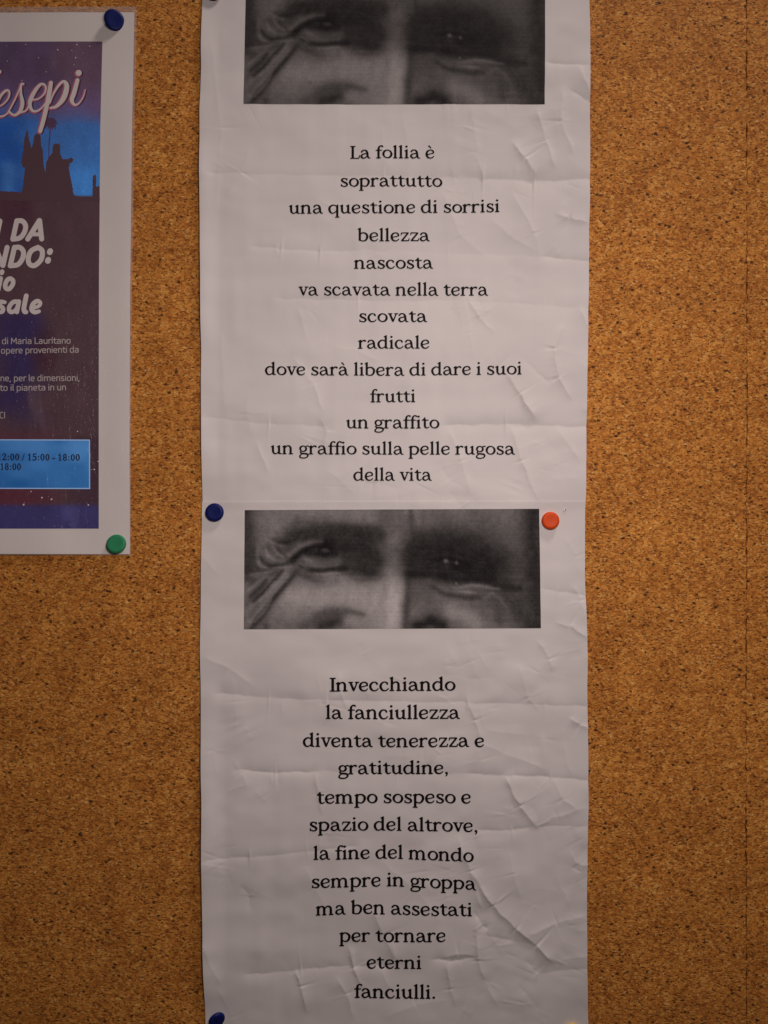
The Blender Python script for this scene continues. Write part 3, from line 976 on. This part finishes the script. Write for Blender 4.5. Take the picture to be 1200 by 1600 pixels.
for txt, x0, x1, base in [
        ('La follia è', 547, 678.5, [248, 248]), ('soprattutto', 532.4, 691.4, [291.5, 291.5]),
        ('una questione di sorrisi', 451.4, 780.5, [334, 333.5, 331.5]), ('bellezza', 558.7, 671.9, [377, 377]),
        ('nascosta', 553, 677, [420, 420]), ('va scavata nella terra', 466, 763, [461.5, 461.8, 462]),
        ('scovata', 561.4, 667.8, [503.4, 503.4]), ('radicale', 559, 670.6, [545, 545]),
        ('dove sarà libera di dare i suoi', 414, 815, [586, 587.3, 585.2]), ('frutti', 578, 649, [628.5, 628.5]),
        ('un graffito', 540.9, 686.7, [669.4, 669.4]), ('un graffio sulla pelle rugosa', 423, 805, [709.5, 710.3, 710.3]),
        ('della vita', 552, 675, [751, 751])]:
    text_line('poem_line', txt, x0, x1, base, 13.9, h_upper, M_INK, upper, bold=0.0, gap=-0.035)
for txt, x0, x1, base in [
        ('Invecchiando', 515, 712, [1080, 1079.5, 1079]), ('la fanciullezza', 509, 719, [1123, 1123]),
        ('diventa tenerezza e', 473, 756, [1166.8, 1166.8]), ('gratitudine,', 528.5, 700, [1209.6, 1209.2]),
        ('tempo sospeso e', 494.6, 735.3, [1255, 1254.6, 1255]), ('spazio del altrove,', 484, 746, [1298, 1297.5, 1300]),
        ('la fine del mondo', 489.8, 740.2, [1343, 1341.5, 1345.6]), ('sempre in groppa', 487.4, 744.3, [1387, 1384.2, 1390]),
        ('ma ben assestati', 493.4, 737.8, [1430.2, 1426.8, 1429.5, 1431.4]), ('per tornare', 530, 696, [1471.3, 1471, 1471.3]),
        ('eterni', 572.7, 658.5, [1513.2, 1514]), ('fanciulli.', 553, 680, [1558.3, 1560.2])]:
    text_line('poem_line', txt, x0, x1, base, 14.8, h_lower, M_INK, lower, bold=0.006, gap=-0.035)

# an old pin hole with its torn lip
M_HOLE = plain('hole_dark', (0.05, 0.04, 0.035), 0.9)  # flat dark disc; shade inside the hole is put into its colour
hv = h_lower(np.array([883.5]), np.array([796.5]))[0]
ang = np.linspace(0, 2 * np.pi, 14, endpoint=False)
rad = 1.1 + 0.35 * np.sin(ang * 3 + 1)
v = [W(883.6, 796.6, hv + 0.06)] + [W(883.6 + r * math.cos(a), 796.6 + 0.8 * r * math.sin(a), hv + 0.05) for a, r in zip(ang, rad)]
hole = mesh_obj('pin_hole', v, [(0, k + 1, (k + 1) % 14 + 1) for k in range(14)], M_HOLE, lower)
lip = []
for a, r in zip(ang, rad):
    g = 1.0 + 0.9 * max(0, math.cos(a - 2.5))
    for rr, dd in ((r, 0.06), (r + 0.7 * g, 0.06 + 0.22 * g), (r + 1.5 * g, 0.02)):
        lip.append(W(883.6 + rr * math.cos(a), 796.6 + 0.85 * rr * math.sin(a), hv + dd))
fs = []
for k in range(14):
    q = (k + 1) % 14
    for j in range(2):
        fs.append((k * 3 + j, k * 3 + j + 1, q * 3 + j + 1, q * 3 + j))
mesh_obj('torn_lip', lip, fs, M_PAPER, hole)

# ------------------------------------------------------------------ the laminated poster
po_left = [(18, -396), (866, -402)]
po_right = [(18, 209.6), (200, 206.6), (430, 204), (650, 203), (866, 202.3)]
poster = sheet('poster', po_left, po_right, (18.8, 18.8), (864, 866), h_poster, M_LAM, 4.0)
tag(poster, 'laminated white-bordered poster with purple and blue printed night scene and white script title', 'poster')
sheet('clear_sleeve', [(9, -404), (868, -410)], [(9, 213.2), (430, 206.6), (868, 203.6)], (9.5, 9.5), (866, 867.6), lambda x, y: h_poster(x, y) - 0.2, M_FILM, 12.0, poster,
      thick=0.08)


ART_GAIN = 2.9  # brightens the poster inks; the film's gloss haze is painted in with it


def art_ink(s, t, PX, PY):
    x, y = PX, PY

    def mixc(c, col, m):
        return c * (1 - m[..., None]) + np.array(col, float) * m[..., None]
    c = np.zeros(x.shape + (3,)) + np.array([74, 58, 74.0])
    n = vnoise(x / 40, y / 30, 91)
    n2 = vnoise(x / 12, y / 25, 92)
    c = mixc(c, (62, 50, 74), smoothstep(100, 60, x + 20 * n) * 0.8)
    c = mixc(c, (80, 66, 100), smoothstep(110, 170, y + 10 * n) * 0.8)
    c = mixc(c, (46, 84, 140), smoothstep(142, 192, y + 14 * n - 0.08 * x))
    c = mixc(c, (50, 106, 170), smoothstep(200, 300, y) * smoothstep(20, 120, x))
    c = mixc(c, (22, 62, 128), smoothstep(70, 10, x + 14 * n) * smoothstep(165, 200, y) * 0.8)
    c = mixc(c, (60, 104, 156), smoothstep(20, 2, np.abs(x - 12)) * smoothstep(245, 260, y) * 0.5)
    c = mixc(c, (60, 45, 51), smoothstep(303, 309, y))
    c = mixc(c, (52, 26, 40), smoothstep(305, 312, y) * smoothstep(45, 8, np.abs(x - 20 + 8 * n)) * 0.5 * smoothstep(420, 330, y))
    c = mixc(c, (30, 26, 72), smoothstep(66, 8, np.abs(x - 24 + 22 * n)) * smoothstep(455, 500, y + 10 * n) * smoothstep(690, 610, y) * 0.65)
    c = mixc(c, (48, 24, 36), smoothstep(24, 4, np.abs(x - 66 + 8 * n2)) * smoothstep(500, 540, y) * smoothstep(600, 560, y) * 0.6)
    c = mixc(c, (74, 60, 68), smoothstep(14, 3, np.abs(x - 62 + 9 * n2 - 0.3 * (y - 640))) * smoothstep(585, 620, y) * smoothstep(690, 650, y) * 0.5)
    c = mixc(c, (70, 33, 46), smoothstep(660, 700, y) * smoothstep(120, 20, x + 20 * n) * 0.8)
    c = mixc(c, (46, 30, 42), smoothstep(675, 690, y) * smoothstep(90, 130, x) * 0.6)
    c = mixc(c, (44, 42, 82), smoothstep(784, 794, y))
    c = mixc(c, (70, 72, 116), smoothstep(14, 2, np.abs(x - 112 + 8 * n2)) * smoothstep(780, 800, y) * 0.4)
    c *= (1 + 0.05 * n2 + 0.03 * RNG.randn(*x.shape))[..., None]
    return lin(np.clip(c, 5, 230)) * ART_GAIN


art = sheet('printed_picture', [(64, -350), (826, -352)], [(64, 159.8), (200, 156.4), (430, 154.3), (826, 153.8)], (64, 64.5), (826, 826), h_poster, M_ART, 2.0, poster,
            off=0.05, thick=0.02, ink=art_ink)

M_SIL = plain('brown_ink', tuple(lin((59, 44, 50)) * ART_GAIN), 0.5, 0.35, 0.5)
M_SIL2 = plain('plum_ink', tuple(lin((60, 44, 66)) * ART_GAIN), 0.5, 0.35, 0.5)
M_WHITE = plain('pale_ink', (0.84, 0.79, 0.78), 0.5, 0.35, 0.5)
M_PINK = plain('pink_ink', tuple(lin((122, 68, 86)) * ART_GAIN), 0.5, 0.35, 0.5)
M_SHADE = plain('plum_shade_ink', tuple(lin((50, 34, 46)) * ART_GAIN), 0.5, 0.35, 0.5)
M_GREYTXT = plain('grey_ink', (0.60, 0.54, 0.54), 0.5, 0.35, 0.5)
M_BOXLINE = plain('light_blue_ink', tuple(lin((118, 150, 190)) * ART_GAIN), 0.5, 0.35, 0.5)
M_DARKTXT = plain('dark_ink', (0.03, 0.03, 0.06), 0.5, 0.35, 0.5)


def poly_field(pts, X, Y):
    D = np.full(X.shape, 1e9)
    inside = np.zeros(X.shape, bool)
    for k in range(len(pts)):
        (x0, y0), (x1, y1) = pts[k], pts[(k + 1) % len(pts)]
        dx, dy = x1 - x0, y1 - y0
        t = np.clip(((X - x0) * dx + (Y - y0) * dy) / (dx * dx + dy * dy + 1e-12), 0, 1)
        np.minimum(D, np.hypot(X - x0 - t * dx, Y - y0 - t * dy), out=D)
        if y0 != y1:
            inside ^= ((y0 > Y) != (y1 > Y)) & (X < (x1 - x0) * (Y - y0) / (y1 - y0) + x0)
    return np.where(inside, -D, D)


def tA(x, y):
    return np.asarray(x, float) / 6.156, 60 + np.asarray(y, float) / 6.156


def fine(pts, seg=14.0):
    out = []
    for k in range(len(pts)):
        a, b = np.array(pts[k], float), np.array(pts[(k + 1) % len(pts)], float)
        m = max(1, int(np.hypot(*(b - a)) / seg))
        for q in range(m):
            p = a + (b - a) * q / m
            out.append(tuple(p + (0 if q == 0 else 2.2) * RNG.randn(2)))
    return out


sil = [(-260, 1462), (0, 1465), (200, 1478), (215, 1440), (238, 1240), (215, 1235), (203, 1190), (220, 1080), (235, 950), (250, 900), (262, 872), (275, 950), (300, 1055),
       (320, 990), (330, 930), (352, 912), (365, 902), (388, 935), (395, 1040), (412, 1080), (415, 1200), (432, 1312), (440, 1190), (460, 1150), (500, 1100), (510, 1018),
       (530, 1008), (560, 1006), (578, 1030), (575, 1100), (598, 1160), (650, 1160), (672, 1146), (690, 1143), (706, 1165), (690, 1190), (665, 1200), (658, 1250), (690, 1400),
       (705, 1490), (720, 1515), (885, 1520), (892, 1320), (912, 1300), (922, 1340), (925, 1425), (955, 1412), (958, 1560), (-260, 1560)]
p = fine(sil)
sx, sy = tA([q[0] for q in p], [q[1] for q in p])
v, f = march(list(zip(sx, sy)), 1.1, polygon=True)
mesh_obj('statue_silhouette', W(v[:, 0], v[:, 1], h_poster(v[:, 0], v[:, 1]) + 0.08), [q[::-1] for q in f], M_SIL, art)
palm = [ln((466, 1150, 4), (470, 1000, 5), (482, 870, 6))]
for a in range(0, 360, 24):
    r = 62 + 14 * math.sin(a * 1.7)
    palm.append(spline([(488, 815, 13), (488 + 0.55 * r * math.cos(math.radians(a)), 805 - 0.55 * r * math.sin(math.radians(a)), 10),
                        (488 + r * math.cos(math.radians(a)), 822 - r * math.sin(math.radians(a)), 3)], 4))
blob('palm_silhouette', palm, 4.0, tA, h_poster, M_SIL2, art, 0.08)

script = [spline([(745, 400, 22), (712, 520, 25), (690, 590, 23), (716, 636, 14), (758, 622, 8), (800, 560, 6), (820, 490, 4)]), ln((755, 332, 33), (757, 330, 33)),
          spline([(490, 425, 22), (470, 540, 25), (450, 640, 24), (420, 770, 24), (385, 890, 22)]),
          spline([(480, 620, 7), (510, 540, 9), (560, 455, 13), (612, 412, 15), (642, 460, 27), (612, 570, 28), (545, 650, 18), (485, 668, 11)]),
          spline([(285, 590, 9), (370, 578, 8), (430, 520, 9), (436, 455, 11), (390, 440, 14), (325, 520, 22), (285, 620, 22), (312, 693, 15), (370, 690, 10), (430, 630, 7), (462, 560, 7)]),
          spline([(70, 722, 7), (130, 610, 8), (185, 490, 8), (205, 438, 11), (224, 436, 11)]), spline([(203, 450, 8), (200, 530, 14), (214, 620, 22), (190, 700, 18), (135, 736, 12), (84, 700, 12)]),
          spline([(190, 712, 9), (250, 690, 8), (282, 630, 7)]),
          spline([(-30, 660, 7), (30, 630, 7), (80, 570, 9), (88, 510, 11), (55, 500, 13), (0, 560, 15), (-36, 660, 16), (-16, 740, 12), (30, 745, 9), (75, 715, 7)]), ln((-8, 318, 22), (-6, 318, 22))]
for q in script:
    q[:, 2] *= 0.84
blob('title_outline', script, 4.0, tA, h_poster, M_PINK, art, 0.11, grow=8.0, dxy=(-7, 5))
blob('title_shade', script, 4.0, tA, h_poster, M_SHADE, art, 0.095, grow=1.0, dxy=(14, 8))
blob('script_title', script, 3.5, tA, h_poster, M_WHITE, art, 0.15)


def tB(x, y):
    return np.asarray(x, float) / 9.23, 330 + np.asarray(y, float) / 9.23


def closed(p):
    return spline(p + [p[0]], 8)


R = 36
rows = [
    [ln((-5, 140, R), (-60, 402, R)), ln((240, 137, R), (182, 402, R)), spline([(240, 137, R), (318, 140, R), (366, 205, R), (350, 300, R), (285, 382, R), (182, 402, R)]),
     ln((398, 400, R), (566, 134, 38), (598, 398, R)), ln((465, 332, 28), (580, 332, 28))],
    [ln((100, 520, R), (40, 782, R)), ln((-70, 520, R), (36, 780, R)), ln((206, 520, R), (146, 786, R)),
     spline([(206, 520, R), (285, 522, R), (336, 585, R), (320, 685, R), (255, 768, R), (146, 786, R)]),
     closed([(545, 520, R), (605, 570, R), (592, 690, R), (500, 780, R), (425, 762, R), (406, 680, R), (445, 575, R)]), ln((722, 572, 40), (714, 590, 40)), ln((694, 698, 40), (686, 716, 40))],
    [ln((28, 872, 34), (22, 888, 34)), ln((8, 968, 33), (-28, 1130, 33)), closed([(150, 970, 33), (186, 1000, 33), (180, 1060, 33), (130, 1120, 33), (82, 1108, 33), (76, 1050, 33), (110, 985, 33)])],
    [spline([(66, 1312, 28), (5, 1305, 30), (-10, 1350, 32), (40, 1400, 32), (28, 1450, 30), (-50, 1455, 28)]),
     spline([(272, 1306, 32), (195, 1308, 32), (138, 1370, 32), (132, 1430, 32), (172, 1455, 30), (232, 1410, 26), (272, 1306, 28)]), ln((272, 1302, 32), (242, 1452, 33)),
     spline([(378, 1220, 34), (345, 1390, 34), (352, 1445, 34), (374, 1453, 32)]),
     spline([(465, 1400, 23), (555, 1368, 26), (578, 1320, 29), (535, 1294, 31), (475, 1340, 34), (456, 1420, 34), (500, 1455, 32), (560, 1443, 27)])]]
for st in rows:
    blob('heading_line', st, 7.0, tB, h_poster, M_WHITE, art, 0.12)


Q = {}
q_ = 0.088


def sp(*p):
    return spline([(x, y, q_) for x, y in p], 6)


def sl(*p):
    return np.array([(x, y, q_) for x, y in p], float)


Q['d'] = (1.0, [sp((.74, .88), (.42, .96), (.16, .82), (.12, .5), (.16, .16), (.42, .03), (.74, .14)), sl((.78, .05), (.78, 1.40))])
Q['i'] = (.38, [sl((.16, .05), (.16, .95)), sl((.16, 1.30), (.16, 1.34))])
Q['M'] = (1.32, [sl((.14, .05), (.16, 1.32), (.62, .45), (1.08, 1.32), (1.10, .05))])
Q['a'] = (.97, [sp((.15, .90), (.45, .96), (.70, .86), (.74, .6), (.74, .05)), sp((.74, .56), (.32, .54), (.13, .34), (.18, .09), (.45, .04), (.74, .18))])
Q['r'] = (.66, [sl((.16, .05), (.16, .95)), sp((.18, .72), (.36, .92), (.60, .95))])
Q['L'] = (.84, [sl((.16, 1.34), (.16, .06), (.74, .06))])
Q['u'] = (.97, [sp((.16, .95), (.16, .28), (.30, .05), (.55, .06), (.74, .2)), sl((.76, .05), (.76, .95))])
Q['t'] = (.66, [sp((.24, 1.24), (.24, .6), (.25, .22), (.38, .05), (.58, .06)), sl((.04, .92), (.58, .92))])
Q['n'] = (.97, [sl((.16, .05), (.16, .95)), sp((.18, .80), (.42, .95), (.66, .90), (.76, .7), (.76, .05))])
Q['m'] = (1.52, [sl((.16, .05), (.16, .95)), sp((.18, .80), (.40, .95), (.60, .90), (.70, .7), (.70, .05)), sp((.72, .80), (.94, .95), (1.16, .90), (1.28, .7), (1.28, .05))])
Q['o'] = (1.0, [sp((.46, .96), (.74, .85), (.79, .5), (.74, .15), (.46, .04), (.18, .15), (.13, .5), (.18, .85), (.46, .96))])
Q['p'] = (1.0, [sl((.16, -.38), (.16, .95)), sp((.18, .86), (.5, .96), (.76, .82), (.80, .5), (.76, .16), (.5, .03), (.18, .12))])
Q['e'] = (.96, [sl((.14, .5), (.74, .5)), sp((.76, .5), (.73, .83), (.46, .96), (.19, .85), (.13, .5), (.19, .15), (.46, .04), (.72, .09))])
Q['v'] = (.8, [sl((.06, .95), (.38, .05), (.70, .95))])
Q[','] = (.4, [sl((.17, .08), (.06, -.22))])
Q['l'] = (.42, [sp((.16, 1.40), (.16, .6), (.17, .2), (.28, .05))])
Q['s'] = (.86, [sp((.66, .89), (.40, .96), (.15, .82), (.22, .58), (.58, .43), (.68, .2), (.45, .04), (.12, .09))])
Q['C'] = (.9, [sl((.74, 1.33), (.40, 1.34), (.16, 1.2), (.14, .7), (.16, .2), (.40, .05), (.74, .06))])
Q['I'] = (.4, [sl((.18, .05), (.18, 1.34))])
for txt, x0, x1, b in [('di Maria Lauritano', 3, 110, (537.6, 536.6)), ('opere provenienti da', 1.5, 122.5, (552.4, 550.6)), ('ne, per le dimensioni,', 0.5, 124, (595.6, 595)),
                       ('tto il pianeta in un', -6, 103, (610.6, 609.6)), ('CI', -1, 7.5, (653.6, 653.5))]:
    text_line('body_text_line', txt, x0, x1, b, 7.0, h_poster, M_GREYTXT, art, off=0.11, font=Q, space=0.42)


# the blue opening-hours box
def box_ink(s, t, PX, PY):
    n = vnoise(PX / 30, PY / 14, 95)
    c = np.array([32, 80, 140.0]) * (1 - s[..., None]) + np.array([52, 106, 162.0]) * s[..., None]
    c = c + (10 * n - 14 * smoothstep(0.25, 0.9, t))[..., None]
    return lin(np.clip(c, 5, 230)) * ART_GAIN


box = sheet('hours_box', [(680, -330), (770, -330)], [(680, 138.6), (770, 138.8)], (687, 688.3), (762, 762.4), h_poster, M_ART, 3.0, poster, off=0.09, thick=0.02, ink=box_ink)
bl = []
for (xa, ya, xb, yb) in ((-331, 686.4, 139.6, 687.6), (-331, 762.6, 139.8, 763.2)):
    bl.append(ln(*[(xa + (xb - xa) * k / 40, ya + (yb - ya) * k / 40, 0.85) for k in range(41)]))
bl.append(ln(*[(139.6, 687.6 + (763.2 - 687.6) * k / 12, 0.85) for k in range(13)]))
blob('box_border', bl, 0.8, lambda x, y: (x, y), h_poster, M_BOXLINE, box, 0.12)
text_line('hours_line', '12:00 / 15:00 - 18:00', -4, 124.5, [719.0, 719.8], 7.6, h_poster, M_DARKTXT, box, off=0.13, bold=0.02)
text_line('hours_line', '18:00', 0.5, 32.5, [734.3, 734.4], 7.6, h_poster, M_DARKTXT, box, off=0.13, bold=0.02)
for x, y, r in [(10, 71, .6), (40, 69, .9), (120, 69.5, 1.1), (140, 72, 1.0), (90, 77.5, 1.2), (112, 78.5, .8), (118, 90, 1.2), (60, 90, .8), (115, 101, .7), (72, 112, .8), (11, 95, .8),
                (34, 126, .9), (121, 674, 1.1), (141, 679, .6), (153, 721, 1.1), (147, 733.5, 1.3), (142.5, 733.8, .6), (48, 768, 1.1), (44, 771.5, .5), (65, 777.5, 1.5), (80, 780, 1.6),
                (75, 776, .5), (36.5, 788.5, 1.6), (37.5, 785.5, .6), (137.5, 789, 1.4), (98, 84, .5), (27, 80, .5), (130, 82, .5), (84, 98, .5)]:
    blob('printed_star', [ln((x, y, r * 0.85), (x + 0.1, y, r * 0.85))], 0.4, lambda a, b: (a, b), h_poster, M_WHITE, art, 0.12)


# ------------------------------------------------------------------ drawing pins
def pin(px, py, d, mat, label, tilt=(0, 0), dia=27.5):
    """flat plastic-capped pin; d = millimetres of the paper under it"""
    r = dia * S / 2
    prof = [(0.0, 2.16), (0.35, 2.18), (0.60, 2.26), (0.74, 2.30), (0.85, 2.18), (0.93, 1.92), (0.985, 1.55), (1.0, 1.1), (0.99, 0.7), (0.95, 0.45), (0.86, 0.36), (0.5, 0.34), (0.0, 0.34)]
    n = 56
    vs, fs = [], []
    for (q, hgt) in prof[1:-1]:
        for k in range(n):
            a = 2 * math.pi * k / n
            vs.append((r * q * math.cos(a), r * q * math.sin(a), hgt * 0.001))
    m = len(prof) - 2
    for j in range(m - 1):
        for k in range(n):
            fs.append((j * n + k, (j + 1) * n + k, (j + 1) * n + (k + 1) % n, j * n + (k + 1) % n))
    vs.append((0, 0, prof[0][1] * 0.001))
    vs.append((0, 0, prof[-1][1] * 0.001))
    for k in range(n):
        fs.append((len(vs) - 2, k, (k + 1) % n))
        fs.append((len(vs) - 1, (m - 1) * n + (k + 1) % n, (m - 1) * n + k))
    root = bpy.data.objects.new('drawing_pin', None)
    COL.objects.link(root)
    root.empty_display_size = 0.005
    tag(root, label, 'drawing pin', 'drawing pins stuck in the cork board')
    mesh_obj('cap', vs, fs, mat, root)
    nv, nf = [], []
    for (rr, z) in ((0.0005, 0.0005), (0.0005, -0.006), (0.00005, -0.0085)):
        for k in range(10):
            a = 2 * math.pi * k / 10
            nv.append((rr * math.cos(a), rr * math.sin(a), z))
    for j in range(2):
        for k in range(10):
            nf.append((j * 10 + k, (j + 1) * 10 + k, (j + 1) * 10 + (k + 1) % 10, j * 10 + (k + 1) % 10))
    nf.append(tuple(range(20, 30)))
    mesh_obj('needle', nv, nf, M_STEEL, root)
    root.location = Vector(W(px, py, d).tolist())
    root.rotation_euler = (math.radians(90 + tilt[0]), 0, math.radians(tilt[1]))
    return root


P_BLUE = plastic('blue_plastic', (0.005, 0.012, 0.12))
P_ORANGE = plastic('orange_plastic', (0.82, 0.085, 0.006))
P_GREEN = plastic('green_plastic', (0.03, 0.26, 0.115))
P_YELLOW = plastic('yellow_plastic', (0.80, 0.52, 0.10))
P_RED = plastic('dark_red_plastic', (0.13, 0.02, 0.03))


def at(hf, x, y):
    return float(hf(np.array([float(x)]), np.array([float(y)]))[0])


pin(335.5, 800.5, at(h_lower, 335.5, 800.5), P_BLUE, 'dark blue drawing pin on the seam at the left where the two poem sheets overlap', (0, 4), 28.5)
pin(860, 813.5, at(h_lower, 860, 813.5), P_ORANGE, 'bright orange drawing pin beside the eye photograph', (-2, -4), 27.5)
pin(338, 1592, at(h_lower, 338, 1592), P_BLUE, 'dark blue drawing pin at the bottom left corner of the "Invecchiando" sheet', (14, 26), 26)
pin(893, 1611, at(h_lower, 893, 1611), P_YELLOW, 'yellow drawing pin barely in view at the bottom right of the lower sheet', (0, 0), 27)
pin(333, -12, at(h_upper, 333, -12), P_RED, 'dark red drawing pin cut off at the top left of the "La follia è" sheet', (0, 0), 27)
pin(178.5, 33, at(h_poster, 178.5, 33) + 0.25, P_BLUE, 'dark blue drawing pin tilted in the top right corner of the laminated poster', (8, 24), 31)
pin(182.5, 850.5, at(h_poster, 182.5, 850.5) + 0.3, P_GREEN, 'green drawing pin in the bottom right corner of the laminated poster', (-12, 4), 30)
